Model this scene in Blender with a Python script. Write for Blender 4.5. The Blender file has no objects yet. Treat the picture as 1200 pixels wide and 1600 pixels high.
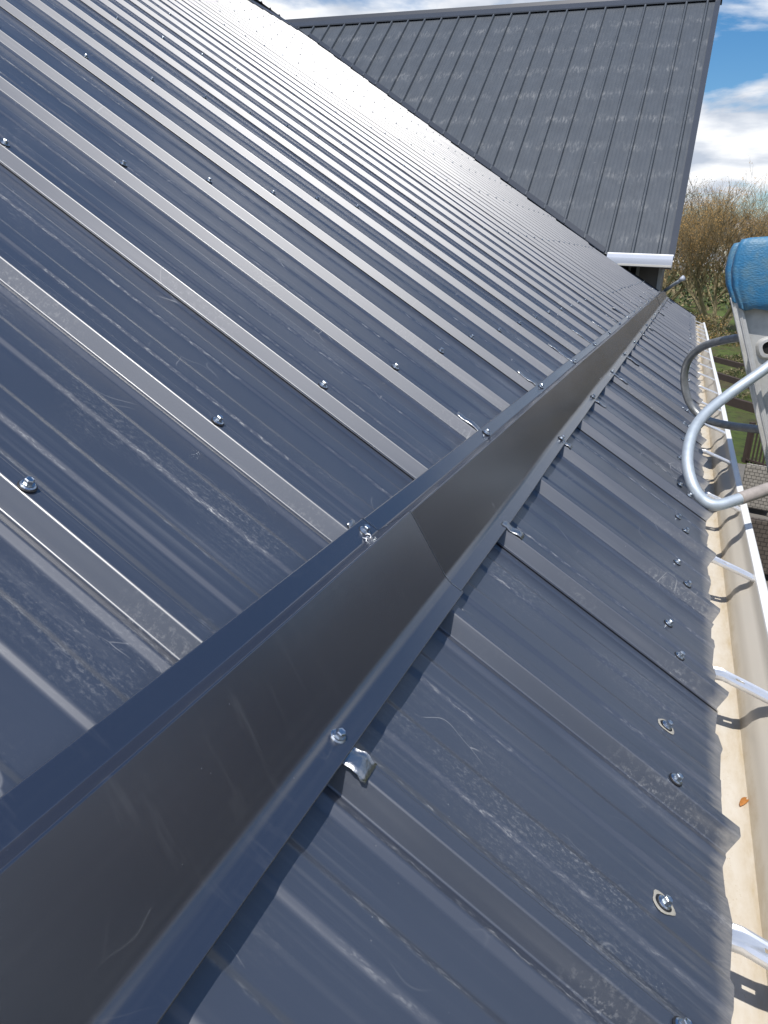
import bpy, bmesh, math, random
from mathutils import Vector, Matrix
random.seed(7)
SC = bpy.context.scene
COL = SC.collection
CZ = 4.6                                   # camera height above the ground

# ------------------------------------------------------------------ camera
YAW, PITCH, ROLL, FPX = 0.3561, 0.3313, -0.0426, 1179.2
def cam_axes():
    f = Vector((-math.sin(YAW)*math.cos(PITCH), math.cos(YAW)*math.cos(PITCH), -math.sin(PITCH)))
    r = Vector((math.cos(YAW), math.sin(YAW), 0)); d = f.cross(r)
    return r*math.cos(ROLL)+d*math.sin(ROLL), -r*math.sin(ROLL)+d*math.cos(ROLL), f
CR, CD, CF = cam_axes()
cd = bpy.data.cameras.new('camera'); cam = bpy.data.objects.new('camera', cd); COL.objects.link(cam)
cd.sensor_fit = 'HORIZONTAL'; cd.sensor_width = 36; cd.lens = 36*FPX/1200
cd.clip_start = 0.02; cd.clip_end = 2000
M = Matrix((( CR.x, -CD.x, -CF.x, 0), (CR.y, -CD.y, -CF.y, 0), (CR.z, -CD.z, -CF.z, CZ), (0, 0, 0, 1)))
cam.matrix_world = M
SC.camera = cam
SC.render.resolution_x, SC.render.resolution_y = 768, 1024

# ------------------------------------------------------------------ light and sky
SUN = Vector((-0.02, -0.46, 0.89)).normalized()
sl = bpy.data.lights.new('sun', 'SUN'); so = bpy.data.objects.new('sun', sl); COL.objects.link(so)
sl.energy = 3.4; sl.angle = math.radians(0.53); sl.color = (1.0, 0.965, 0.915)
so.rotation_euler = SUN.to_track_quat('Z', 'Y').to_euler()
so.location = (0, 0, 30)
W = bpy.data.worlds.new('World'); SC.world = W; W.use_nodes = True
nt = W.node_tree; nt.nodes.clear()
def wn(t, **k):
    n = nt.nodes.new(t)
    for a, b in k.items(): setattr(n, a, b)
    return n
sky = wn('ShaderNodeTexSky', sky_type='NISHITA', sun_disc=False)
sky.sun_elevation = math.asin(SUN.z); sky.sun_rotation = math.atan2(SUN.x, SUN.y)
sky.air_density = 1.0; sky.dust_density = 0.6; sky.ozone_density = 2.2
bg = wn('ShaderNodeBackground'); bg.inputs[1].default_value = 0.085
sathsv = wn('ShaderNodeHueSaturation'); sathsv.inputs['Saturation'].default_value = 1.38
nt.links.new(sky.outputs[0], sathsv.inputs['Color']); nt.links.new(sathsv.outputs[0], bg.inputs[0])
tc = wn('ShaderNodeTexCoord'); sep = wn('ShaderNodeSeparateXYZ'); nt.links.new(tc.outputs['Generated'], sep.inputs[0])
def wm(op, a, b=None, clamp=False):
    n = wn('ShaderNodeMath', operation=op, use_clamp=clamp)
    for i, v in enumerate((a, b)):
        if v is None: continue
        if isinstance(v, (int, float)): n.inputs[i].default_value = v
        else: nt.links.new(v, n.inputs[i])
    return n.outputs[0]
den = wm('ADD', wm('MAXIMUM', sep.outputs[2], 0.0), 0.16)
cx = wm('DIVIDE', sep.outputs[0], den); cy = wm('DIVIDE', sep.outputs[1], den)
comb = wn('ShaderNodeCombineXYZ'); nt.links.new(cx, comb.inputs[0]); nt.links.new(cy, comb.inputs[1])
CLOUD_OFF = (3.1, 1.7, 0.4)
mp = wn('ShaderNodeMapping'); mp.inputs['Location'].default_value = CLOUD_OFF; nt.links.new(comb.outputs[0], mp.inputs[0])
n1 = wn('ShaderNodeTexNoise'); n1.inputs['Scale'].default_value = 1.5; n1.inputs['Detail'].default_value = 9; n1.inputs['Roughness'].default_value = 0.55; n1.inputs['Distortion'].default_value = 0.25
nt.links.new(mp.outputs[0], n1.inputs['Vector'])
n2 = wn('ShaderNodeTexNoise'); n2.inputs['Scale'].default_value = 3.4; n2.inputs['Detail'].default_value = 6
nt.links.new(mp.outputs[0], n2.inputs['Vector'])
hor = wm('MULTIPLY', wm('SUBTRACT', 0.42, sep.outputs[2]), 0.26)       # more cloud towards the horizon
dens = wm('ADD', n1.outputs[0], hor)
cr = wn('ShaderNodeValToRGB'); cr.color_ramp.elements[0].position = 0.47; cr.color_ramp.elements[1].position = 0.57
nt.links.new(dens, cr.inputs[0])
shade = wn('ShaderNodeValToRGB')
shade.color_ramp.elements[0].position = 0.36; shade.color_ramp.elements[0].color = (0.50, 0.56, 0.66, 1)
shade.color_ramp.elements[1].position = 0.62; shade.color_ramp.elements[1].color = (0.97, 0.98, 1.0, 1)
nt.links.new(n2.outputs[0], shade.inputs[0])
bgc = wn('ShaderNodeBackground'); bgc.inputs[1].default_value = 0.80; nt.links.new(shade.outputs[0], bgc.inputs[0])
mixw = wn('ShaderNodeMixShader'); nt.links.new(cr.outputs[0], mixw.inputs[0]); nt.links.new(bg.outputs[0], mixw.inputs[1]); nt.links.new(bgc.outputs[0], mixw.inputs[2])
wo = wn('ShaderNodeOutputWorld'); nt.links.new(mixw.outputs[0], wo.inputs[0])
vs = SC.view_settings; vs.view_transform = 'Standard'; vs.look = 'None'; vs.exposure = 0.50; vs.gamma = 1; vs.use_curve_mapping = False

# ------------------------------------------------------------------ roof frame of reference
TH = math.radians(30.26); SN, CS = math.sin(TH), math.cos(TH)
HC = 0.4415                                # camera's distance from the plane of the rib tops
NV = Vector((SN, 0, CS)); TV = Vector((CS, 0, -SN))
def RP(s, y, h=0.0):                       # s down the slope, y along the eave, h above the rib tops
    v = TV*s + NV*(h-HC); return Vector((v.x, y, v.z+CZ))
def cw(x, y, z): return Vector((x, y, z+CZ))   # camera-relative metres -> world
def ray(px, py): return CR*((px-600)/FPX) + CD*((py-800)/FPX) + CF
def at_y(px, py, Y): v = ray(px, py); k = Y/v.y; return Vector((v.x*k, Y, v.z*k+CZ))
def ground_at(px, py, z=0.0): v = ray(px, py); k = (z-CZ)/v.z; return Vector((v.x*k, v.y*k, z))
S = 0.3048; T0 = 0.476; PAN = 0.0220; EAVE = 0.4262; RIDGE = -8.25; YEND = 10.35
GY0, GZ0, GT = 10.10, 0.10, 0.885          # gable plane: z = GZ0 + (y-GY0)*GT, camera-relative

# ------------------------------------------------------------------ materials
class NT:
    def __init__(s, name):
        s.m = bpy.data.materials.new(name); s.m.use_nodes = True; s.t = s.m.node_tree; s.t.nodes.clear()
        s.out = s.n('ShaderNodeOutputMaterial'); s.b = s.n('ShaderNodeBsdfPrincipled'); s.l(s.b.outputs[0], s.out.inputs[0])
    def n(s, t, **k):
        x = s.t.nodes.new(t)
        for a, b in k.items(): setattr(x, a, b)
        return x
    def l(s, a, b): s.t.links.new(a, b)
    def put(s, sock, v):
        if isinstance(v, bpy.types.NodeSocket): s.l(v, sock)
        else: sock.default_value = v
    def math(s, op, a, b=None, c=None, clamp=False):
        x = s.n('ShaderNodeMath', operation=op, use_clamp=clamp)
        for i, v in enumerate((a, b, c)):
            if v is not None: s.put(x.inputs[i], v)
        return x.outputs[0]
    def noise(s, vec, scale, detail=4, rough=0.5, dist=0.0):
        x = s.n('ShaderNodeTexNoise'); x.inputs['Scale'].default_value = scale; x.inputs['Detail'].default_value = detail
        x.inputs['Roughness'].default_value = rough; x.inputs['Distortion'].default_value = dist
        s.l(vec, x.inputs['Vector']); return x.outputs[0]
    def vor(s, vec, scale, feature='F1', rnd=1.0):
        x = s.n('ShaderNodeTexVoronoi', feature=feature); x.inputs['Scale'].default_value = scale; x.inputs['Randomness'].default_value = rnd
        s.l(vec, x.inputs['Vector']); return x.outputs['Distance']
    def mapping(s, vec, scale=(1, 1, 1), rot=(0, 0, 0), loc=(0, 0, 0)):
        x = s.n('ShaderNodeMapping'); x.inputs['Scale'].default_value = scale; x.inputs['Rotation'].default_value = rot; x.inputs['Location'].default_value = loc
        s.l(vec, x.inputs[0]); return x.outputs[0]
    def ramp(s, v, stops, interp='LINEAR'):
        x = s.n('ShaderNodeValToRGB'); r = x.color_ramp; r.interpolation = interp
        while len(r.elements) < len(stops): r.elements.new(0.5)
        for e, (p, c) in zip(r.elements, stops):
            e.position = p; e.color = (c, c, c, 1) if isinstance(c, (int, float)) else (*c, 1)
        s.l(v, x.inputs[0]); return x.outputs[0]
    def mix(s, f, a, b):
        x = s.n('ShaderNodeMix', data_type='RGBA')
        s.put(x.inputs[0], f)
        for i, v in ((6, a), (7, b)): s.put(x.inputs[i], v if isinstance(v, bpy.types.NodeSocket) else (*v, 1))
        return x.outputs[2]
    def bump(s, h, strength, dist, normal=None):
        x = s.n('ShaderNodeBump'); x.inputs['Strength'].default_value = strength; x.inputs['Distance'].default_value = dist
        s.l(h, x.inputs['Height'])
        if normal is not None: s.l(normal, x.inputs['Normal'])
        return x.outputs[0]
    def coord(s, which='Object'): return s.n('ShaderNodeTexCoord').outputs[which]

def painted(name, base, rough=0.34, ribs=True, scuff=1.0, eave=True, streaks=False, smudge=False, ior=None, coat=0.0):
    """Baked-on dark paint on steel sheet, with dust, scuffs along the bends and fine scratches."""
    a = NT(name); uv = a.coord('UV'); sp = a.n('ShaderNodeSeparateXYZ'); a.l(uv, sp.inputs[0])
    u, v = sp.outputs[0], sp.outputs[1]
    mk_ = a.n('ShaderNodeTexNoise'); mk_.inputs['Scale'].default_value = 1.0; mk_.inputs['Detail'].default_value = 2
    a.l(a.mapping(uv, (4, 6.5, 1), loc=(1, 5, 0)), mk_.inputs['Vector'])
    ms = a.n('ShaderNodeSeparateColor'); a.l(mk_.outputs['Color'], ms.inputs[0]); m1, m2, m3 = ms.outputs[0], ms.outputs[1], ms.outputs[2]
    col = a.mix(m3, tuple(c*0.82 for c in base), tuple(c*1.18 for c in base))
    # long thin lines of dust down the sheet
    st = a.noise(a.mapping(uv, (1.5, 130, 1)), 1.0, 2, 0.6)
    dust = a.math('MULTIPLY', a.math('MULTIPLY', a.ramp(st, [(0.5, 0), (0.78, 1)]), a.ramp(m3, [(0.40, 0), (0.7, 1)])), 0.12*scuff)
    grit = a.noise(a.mapping(uv, (55, 240, 1), rot=(0, 0, 0.05)), 1.0, 5, 0.8, 0.4)
    if ribs:
        f = a.math('FRACT', a.math('DIVIDE', a.math('SUBTRACT', v, T0-0.04-30*S), S))
        pk = []
        for x in (0.020, 0.084, 0.125, 0.160, 0.228, 0.264):
            p = x/S; w = 0.012
            pk += [(p-w, 0.0), (p, 1.0), (p+w, 0.0)]
        lines = a.ramp(f, pk)
        lines_w = a.ramp(f, [(0.02, 0), (0.09, 1), (0.14, 0.0), (0.20, 0.1), (0.28, 1), (0.36, 0.2), (0.40, 0), (0.52, 1), (0.60, 0), (0.74, 0.4), (0.86, 1), (0.95, 0)])
        chalk = a.math('MULTIPLY', a.math('MULTIPLY', lines, a.ramp(grit, [(0.50, 0), (0.64, 1)])), a.ramp(m2, [(0.46, 0), (0.60, 1)]))
        sm = a.math('MULTIPLY', a.ramp(grit, [(0.56, 0), (0.72, 1)]), a.ramp(m1, [(0.57, 0), (0.66, 1)]))
        rub = a.noise(a.mapping(uv, (150, 260, 1)), 1.0, 3, 0.8)
        low = a.ramp(u, [(0.0, 0.55), (0.12, 1.0)])
        rubm = a.math('MULTIPLY', a.math('MULTIPLY', a.ramp(rub, [(0.52, 0), (0.66, 1)]), a.ramp(m1, [(0.50, 0), (0.62, 1)])), a.math('MULTIPLY', low, a.ramp(lines_w, [(0.0, 0.18), (1.0, 1.0)])))
        dust = a.math('ADD', dust, a.math('MULTIPLY', rubm, 0.42*scuff))
        dust = a.math('ADD', dust, a.math('ADD', a.math('MULTIPLY', chalk, 0.70*scuff), a.math('MULTIPLY', sm, 0.36*scuff)))
    # curled hairline scratches and flecks
    ve = a.n('ShaderNodeVectorMath', operation='MULTIPLY_ADD'); nz = a.n('ShaderNodeTexNoise'); nz.inputs['Scale'].default_value = 9; nz.inputs['Detail'].default_value = 1
    a.l(uv, nz.inputs['Vector']); a.l(nz.outputs['Color'], ve.inputs[0]); ve.inputs[1].default_value = (0.16, 0.16, 0); a.l(uv, ve.inputs[2])
    hair = a.ramp(a.vor(a.mapping(ve.outputs[0], (7, 13, 1)), 1.0, 'DISTANCE_TO_EDGE'), [(0.0, 1), (0.009, 0)])
    hair = a.math('MULTIPLY', hair, a.ramp(nz.outputs['Fac'], [(0.60, 0), (0.66, 1)]))
    hair = a.math('MULTIPLY', hair, a.ramp(m1, [(0.40, 0.15), (0.6, 1)]))
    speck = a.math('MULTIPLY', a.ramp(a.vor(uv, 60), [(0.020, 1), (0.045, 0)]), a.ramp(m2, [(0.45, 0), (0.6, 1)]))
    dust = a.math('ADD', dust, a.math('MULTIPLY', a.math('MAXIMUM', hair, speck), 0.50*scuff))
    if streaks:
        k = a.math('MULTIPLY', a.ramp(a.noise(a.mapping(uv, (60, 9, 1), rot=(0, 0, 0.5)), 1.0, 3, 0.7), [(0.56, 0), (0.74, 1)]), a.ramp(m2, [(0.45, 0), (0.62, 1)]))
        dust = a.math('ADD', dust, a.math('MULTIPLY', k, 0.05))
    if smudge:
        band = a.math('ABSOLUTE', a.math('SUBTRACT', a.math('FRACT', a.math('DIVIDE', u, 0.61)), 0.5))
        sk = a.math('MULTIPLY', a.ramp(a.noise(a.mapping(uv, (7, 36, 1)), 1.0, 4, 0.7), [(0.44, 0), (0.70, 1)]), a.ramp(a.math('ADD', band, a.math('MULTIPLY', a.math('SUBTRACT', m1, 0.5), 0.7)), [(0.02, 1), (0.22, 0.12)]))
        sk = a.math('MULTIPLY', sk, a.ramp(m2, [(0.38, 0.1), (0.62, 1)]))
        dust = a.math('ADD', dust, a.math('MULTIPLY', sk, 0.26))
    dust = a.math('MINIMUM', dust, 0.85)
    col = a.mix(dust, col, (0.50, 0.50, 0.49))
    rr = a.math('ADD', a.math('MULTIPLY', dust, 0.4), a.math('ADD', a.math('MULTIPLY', m1, 0.08), rough-0.04))
    if eave:
        ev = a.noise(a.mapping(uv, (7, 120, 1)), 1.0, 5, 0.75)
        e = a.math('ADD', a.math('MULTIPLY', a.math('SUBTRACT', u, 0.36), 6.0), a.math('MULTIPLY', a.math('SUBTRACT', ev, 0.5), 4.5))
        e = a.math('MULTIPLY', a.math('MULTIPLY', e, 0.6, clamp=True), a.ramp(grit, [(0.32, 0.25), (0.62, 1)]))
        e2 = a.math('MULTIPLY', a.ramp(a.math('ADD', u, a.math('MULTIPLY', ev, 0.05)), [(0.428, 0), (0.446, 1)]), a.ramp(grit, [(0.3, 0.4), (0.6, 1)]))
        dirt = a.math('MAXIMUM', a.math('MULTIPLY', e, 0.32), a.math('MULTIPLY', e2, 0.55))
        col = a.mix(dirt, col, (0.33, 0.30, 0.25)); rr = a.math('ADD', rr, a.math('MULTIPLY', dirt, 0.3))
    a.put(a.b.inputs['Base Color'], col); a.put(a.b.inputs['Roughness'], rr)
    a.b.inputs['IOR'].default_value = ior or IORP
    a.b.inputs['Coat Weight'].default_value = coat; a.b.inputs['Coat Roughness'].default_value = 0.16
    a.l(a.bump(a.noise(a.mapping(uv, (1.6, 7, 1)), 1.0, 1), 0.25, 0.006), a.b.inputs['Normal'])
    return a.m

def metal(name, col, rough, spots=0.3, bump=0.0, metallic=1.0):
    a = NT(name); o = a.coord('Object')
    nz = a.noise(o, 38, 5, 0.6)
    a.put(a.b.inputs['Base Color'], a.mix(a.math('MULTIPLY', a.ramp(nz, [(0.42, 0), (0.68, 1)]), spots), col, tuple(c*0.45 for c in col)))
    a.put(a.b.inputs['Roughness'], a.math('ADD', a.math('MULTIPLY', nz, 0.22), rough-0.1)); a.b.inputs['Metallic'].default_value = metallic
    if bump: a.l(a.bump(a.noise(o, 160, 3), bump, 0.002), a.b.inputs['Normal'])
    return a.m

def plain(name, col, rough=0.6, var=0.25, scale=6, bump=0.0, bscale=60, spec=0.4):
    a = NT(name); o = a.coord('Object')
    a.put(a.b.inputs['Base Color'], a.mix(a.noise(o, scale, 5, 0.6), tuple(c*(1-var) for c in col), tuple(c*(1+var) for c in col)))
    a.b.inputs['Roughness'].default_value = rough; a.b.inputs['Specular IOR Level'].default_value = spec
    if bump: a.l(a.bump(a.noise(o, bscale, 4), bump, 0.01), a.b.inputs['Normal'])
    return a.m

MAT = {}
IORP = 2.18                                # hard glossy enamel
SLATE = (0.025, 0.033, 0.053)
MAT['sheet'] = painted('charcoal_roof_paint', SLATE, 0.45, scuff=0.85, coat=0.12)
MAT['flash'] = painted('charcoal_trim_paint', (0.023, 0.027, 0.041), 0.24, ribs=False, scuff=0.20, eave=False, streaks=True)
MAT['gable'] = painted('weathered_charcoal_roof_paint', (0.052, 0.062, 0.075), 0.50, ribs=False, scuff=0.35, eave=False, smudge=True, ior=1.55)
MAT['trim'] = plain('charcoal_ridge_paint', (0.045, 0.052, 0.066), 0.4, 0.12, 4)
MAT['zinc'] = metal('zinc_plated_steel', (0.56, 0.61, 0.66), 0.30, 0.5)
MAT['rubber'] = plain('black_rubber_seal', (0.02, 0.02, 0.022), 0.55)
MAT['sealant'] = plain('dried_sealant', (0.36, 0.34, 0.29), 0.6, 0.35, 300)
MAT['foil'] = metal('crumpled_grey_foil', (0.47, 0.48, 0.49), 0.36, 0.45, 0.5)
MAT['alu'] = metal('bright_aluminium', (0.90, 0.91, 0.93), 0.42, 0.10, 0, 0.75)
MAT['galv'] = metal('galvanised_tube', (0.50, 0.56, 0.61), 0.58, 0.30, 0.10, 0.55)
MAT['galv_dark'] = metal('worn_dark_tube', (0.32, 0.33, 0.33), 0.45, 0.5, 0.10, 0.7)
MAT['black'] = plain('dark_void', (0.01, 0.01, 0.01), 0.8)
MAT['deck'] = plain('roof_underlay', (0.03, 0.03, 0.035), 0.9)
MAT['white'] = plain('shaded_white_paint', (0.40, 0.43, 0.49), 0.35, 0.06)  # white paint greyed blue: the overhang's shade is put into its colour
MAT['siding'] = plain('grey_taupe_siding', (0.23, 0.205, 0.18), 0.7, 0.12, 3)
MAT['frame'] = plain('pale_window_frame', (0.55, 0.54, 0.50), 0.5, 0.1)

LIPU = 0.318                               # profile length where the colour turns near white on the rolled lip
def gutter_mat():
    a = NT('almond_gutter_enamel'); uv = a.coord('UV'); sp = a.n('ShaderNodeSeparateXYZ'); a.l(uv, sp.inputs[0])
    base = a.mix(a.noise(a.mapping(uv, (8, 3, 1)), 1.0, 4), (0.60, 0.55, 0.465), (0.66, 0.61, 0.53))
    # silt left along the crease of the floor (profile length about 0.13 to 0.26 m)
    w = a.math('ADD', sp.outputs[0], a.math('MULTIPLY', a.math('SUBTRACT', a.noise(a.mapping(uv, (9, 7, 1)), 1.0, 6, 0.7), 0.5), 0.05))
    crease = a.ramp(w, [(0.185, 0), (0.213, 1), (0.222, 0.75), (0.236, 0)])
    silt = a.math('MULTIPLY', crease, a.ramp(a.noise(a.mapping(uv, (60, 12, 1)), 1.0, 6, 0.7), [(0.3, 0.25), (0.7, 0.95)]))
    floor = a.math('MULTIPLY', a.ramp(sp.outputs[0], [(0.11, 1), (0.215, 1), (0.23, 0)]), a.ramp(a.noise(a.mapping(uv, (20, 9, 1)), 1.0, 7, 0.7), [(0.42, 0), (0.72, 0.6)]))
    grit = a.math('MULTIPLY', a.ramp(a.vor(uv, 170), [(0.10, 1), (0.2, 0)]), a.ramp(a.noise(a.mapping(uv, (30, 6, 1)), 1.0, 3), [(0.48, 0), (0.62, 0.8)]))
    grit = a.math('MULTIPLY', grit, a.ramp(sp.outputs[0], [(0.11, 0.6), (0.215, 1), (0.235, 0)]))
    stain = a.math('MAXIMUM', a.math('MAXIMUM', silt, floor), grit)
    col = a.mix(stain, base, (0.43, 0.335, 0.20))
    col = a.mix(a.ramp(sp.outputs[0], [(LIPU-0.004, 0), (LIPU, 1)]), col, (0.80, 0.80, 0.78))
    a.put(a.b.inputs['Base Color'], col); a.put(a.b.inputs['Roughness'], a.math('ADD', 0.38, a.math('MULTIPLY', stain, 0.4)))
    return a.m
MAT['gutter'] = gutter_mat()

# ------------------------------------------------------------------ mesh helpers
def link(o): COL.objects.link(o); return o
def mk(name, verts, faces, mat, parent=None, smooth=False, normals=None, uv=None, mi=None):
    me = bpy.data.meshes.new(name); me.from_pydata([tuple(v) for v in verts], [], faces); me.update()
    for m in (mat if isinstance(mat, (list, tuple)) else [mat]): me.materials.append(MAT[m] if isinstance(m, str) else m)
    if mi: me.polygons.foreach_set('material_index', mi)
    if smooth or normals: me.polygons.foreach_set('use_smooth', [True]*len(me.polygons))
    if uv:
        l = me.uv_layers.new(name='UVMap')
        for lp in me.loops: l.data[lp.index].uv = uv[lp.vertex_index]
    if normals: me.normals_split_custom_set_from_vertices([tuple(n) for n in normals])
    o = link(bpy.data.objects.new(name, me))
    if parent: adopt(o, parent)
    return o
def adopt(o, parent):
    # parts are modelled in world metres; a thing's Empty sits at its base without rotation
    o.parent = parent
    if parent.type == 'EMPTY': o.location = o.location - parent.location
def thing(name, loc, label, cat, group=None):
    o = link(bpy.data.objects.new(name, None)); o.location = loc; o.empty_display_size = 0.2
    o['label'] = label; o['category'] = cat
    if group: o['group'] = group
    return o
def tag(o, label, cat, group=None):
    o['label'] = label; o['category'] = cat
    if group: o['group'] = group
    return o
class MB:
    def __init__(s): s.v = []; s.f = []; s.mi = []
    def quad(s, a, b, c, d, m=0):
        i = len(s.v); s.v += [Vector(a), Vector(b), Vector(c), Vector(d)]; s.f.append((i, i+1, i+2, i+3)); s.mi.append(m)
    def box(s, o, X, Y, Z, m=0):          # origin corner and three edge vectors
        o, X, Y, Z = map(Vector, (o, X, Y, Z)); i = len(s.v)
        s.v += [o, o+X, o+X+Y, o+Y, o+Z, o+X+Z, o+X+Y+Z, o+Y+Z]
        s.f += [tuple(i+k for k in q) for q in ((0, 3, 2, 1), (4, 5, 6, 7), (0, 1, 5, 4), (1, 2, 6, 5), (2, 3, 7, 6), (3, 0, 4, 7))]; s.mi += [m]*6
    def bx(s, x0, x1, y0, y1, z0, z1, m=0): s.box((x0, y0, z0), (x1-x0, 0, 0), (0, y1-y0, 0), (0, 0, z1-z0), m)
    def ring(s, pts): i = len(s.v); s.v += [Vector(p) for p in pts]; return list(range(i, i+len(pts)))
    def bridge(s, A, B, m=0, closed=True):
        n = len(A)
        for k in range(n if closed else n-1): s.f.append((A[k], A[(k+1) % n], B[(k+1) % n], B[k])); s.mi.append(m)
    def cap(s, A, m=0): s.f.append(tuple(A)); s.mi.append(m)
    def tube(s, path, r, n=8, m=0, caps=True):
        rs = r if isinstance(r, (list, tuple)) else [r]*len(path); prev = None; up = Vector((0.31, 0.2, 0.93))
        for k, p in enumerate(path):
            p = Vector(p); a = Vector(path[max(k-1, 0)]); b = Vector(path[min(k+1, len(path)-1)]); d = (b-a).normalized()
            if abs(d.dot(up)) > 0.97: up = Vector((1, 0, 0))
            x = d.cross(up).normalized(); y = d.cross(x); up = -y if False else up
            R = s.ring([p+(x*math.cos(t)+y*math.sin(t))*rs[k] for t in [2*math.pi*j/n for j in range(n)]])
            if prev: s.bridge(prev, R, m)
            elif caps: s.cap(R[::-1], m)
            prev = R
        if caps: s.cap(prev, m)
    def build(s, name, mat, parent=None, smooth=False, bevel=0.0):
        o = mk(name, s.v, s.f, mat, parent, smooth, mi=s.mi)
        if bevel:
            b = o.modifiers.new('bevel', 'BEVEL'); b.width = bevel; b.segments = 2; b.limit_method = 'ANGLE'
        return o
def spline(pts, n=6):
    P = [Vector(p) for p in pts]; P = [P[0]*2-P[1]] + P + [P[-1]*2-P[-2]]; out = []
    for i in range(1, len(P)-2):
        for k in range(n):
            t = k/n; a, b, c, d = P[i-1:i+3]
            out.append(0.5*((2*b)+(c-a)*t+(2*a-5*b+4*c-d)*t*t+(3*b-a-3*c+d)*t**3))
    return out+[P[-2]]

def rounded(poly, cut=0.0022):
    cuts_ = cut if isinstance(cut, list) else [cut]*len(poly)
    """Polyline -> (u, h, normal) samples with small bend radii, flat between them."""
    P = [Vector(p) for p in poly]; out = []
    def nr(a, b): d = (b-a).normalized(); return Vector((-d.y, d.x))
    for i, p in enumerate(P):
        if i == 0: out.append((p.x, p.y, nr(p, P[1]))); continue
        if i == len(P)-1: out.append((p.x, p.y, nr(P[i-1], p))); continue
        a, b = P[i-1], P[i+1]; da, db = (a-p), (b-p); c = min(cuts_[i], da.length*0.4, db.length*0.4)
        q0, q1 = p+da.normalized()*c, p+db.normalized()*c; n0, n1 = nr(a, p), nr(p, b)
        mid = q0*0.25+p*0.5+q1*0.25
        out += [(q0.x, q0.y, n0), (mid.x, mid.y, (n0+n1).normalized()), (q1.x, q1.y, n1)]
    return out
def clip(poly, lo, hi):
    out = []
    for a, b in zip(poly, poly[1:]):
        (x0, y0), (x1, y1) = a, b
        if x1 <= lo or x0 >= hi or x1 <= x0: continue
        f = lambda x: y0+(y1-y0)*(x-x0)/(x1-x0)
        p = (max(x0, lo), f(max(x0, lo))); q = (min(x1, hi), f(min(x1, hi)))
        if not out or (Vector(out[-1])-Vector(p)).length > 1e-7: out.append(p)
        out.append(q)
    return out
def rib_poly(t, first=False, last=False):
    """One rib module starting at rib position t: rib, foot beads and the two low stiffening ribs."""
    p = PAN; o = 0.0009 if first else (-0.0008 if last else 0.0)
    pts = [(-0.0115, -p+o), (0, o), (0.0175, o), (0.0290, -p+o)]
    if last: return [(t+a, b) for a, b in [(-0.035, -p), (-0.024, -p+0.0042+o)]+pts]
    pre = [(-0.026, -p+0.0054)] if first else [(-0.035, -p), (-0.024, -p+0.0042)]
    post = [(0.040, -p+0.0032), (0.051, -p)]
    for m in (0.081, 0.184): post += [(m, -p), (m+0.008, -p+0.0030), (m+0.038, -p+0.0030), (m+0.046, -p)]
    return [(t+a, b) for a, b in pre+pts+post]
def panel_poly(t):
    pts = []
    for k in range(3): pts += rib_poly(t+k*S, first=(k == 0))
    return pts+rib_poly(t+3*S, last=True)

# ------------------------------------------------------------------ the house
house = thing('house', (0, 4, 0), 'house with charcoal ribbed metal roof, cross gable and almond eave gutter', 'house')

def smain(y):                               # where the main slope ends down the slope at y (eave, or the valley)
    if y <= YEND: return EAVE
    return -((GZ0+(y-GY0)*GT)+HC*CS)/SN - 0.02
def sheet(poly, name, parent):
    pr = rounded(poly); R = [0, 0.25, 0.5, 0.75, 0.93, 0.985, 1.0] if poly[0][0] < YEND-0.01 else [0, 0.5, 1.0]
    v, nrm, uv, f = [], [], [], []
    n = len(pr)
    for r in R:
        for (y, h, nn) in pr:
            se = smain(y)
            if se == EAVE: se += 0.0022*math.sin(y*41.0)+0.0016*math.sin(y*97.0+1)     # hand-trimmed edge
            s = RIDGE+(se-RIDGE)*r
            if se > 0.4 and R[-1] == r and h < -0.012: h = h-0.0012-0.0012*math.sin(y*63.0)
            v.append(RP(s, y, h)); nrm.append(NV*nn.y+Vector((0, 1, 0))*nn.x); uv.append((s, y))
    for i in range(len(R)-1):
        for k in range(n-1):
            a = i*n+k; f.append((a, a+n, a+n+1, a+1))
    return mk(name, v, f, 'sheet', parent, normals=nrm, uv=uv)

# screws: hex head, flange, dished steel washer, black seal
def screw_mesh(seg, name):
    b = MB()
    def circ(r, z, n=seg): return b.ring([(r*math.cos(2*math.pi*j/n), r*math.sin(2*math.pi*j/n), z) for j in range(n)])
    r0 = circ(0.0084, 0.0); r1 = circ(0.0086, 0.0010); b.bridge(r0, r1, 1); r1b = circ(0.0074, 0.0017); b.bridge(r1, r1b, 1)
    r2 = circ(0.0073, 0.0014); r3 = circ(0.0071, 0.0024); b.bridge(r2, r3); r4 = circ(0.0056, 0.0032); b.bridge(r3, r4)
    r5 = circ(0.0054, 0.0042); b.bridge(r4, r5); b.cap(r5)
    def hexa(r, z): return b.ring([(r*math.cos(math.pi*j/3), r*math.sin(math.pi*j/3), z) for j in range(6)])
    h0, h1, h2, h3 = hexa(0.0044, 0.0040), hexa(0.0044, 0.0084), hexa(0.0036, 0.0092), hexa(0.0026, 0.0088)
    b.bridge(h0, h1); b.bridge(h1, h2); b.bridge(h2, h3); b.cap(h3)
    me = bpy.data.meshes.new(name); me.from_pydata([tuple(x) for x in b.v], [], b.f); me.update()
    me.materials.append(MAT['zinc']); me.materials.append(MAT['rubber']); me.polygons.foreach_set('material_index', b.mi)
    return me
SM_NEAR, SM_FAR = screw_mesh(20, 'screw_near'), screw_mesh(8, 'screw_far')
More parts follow.
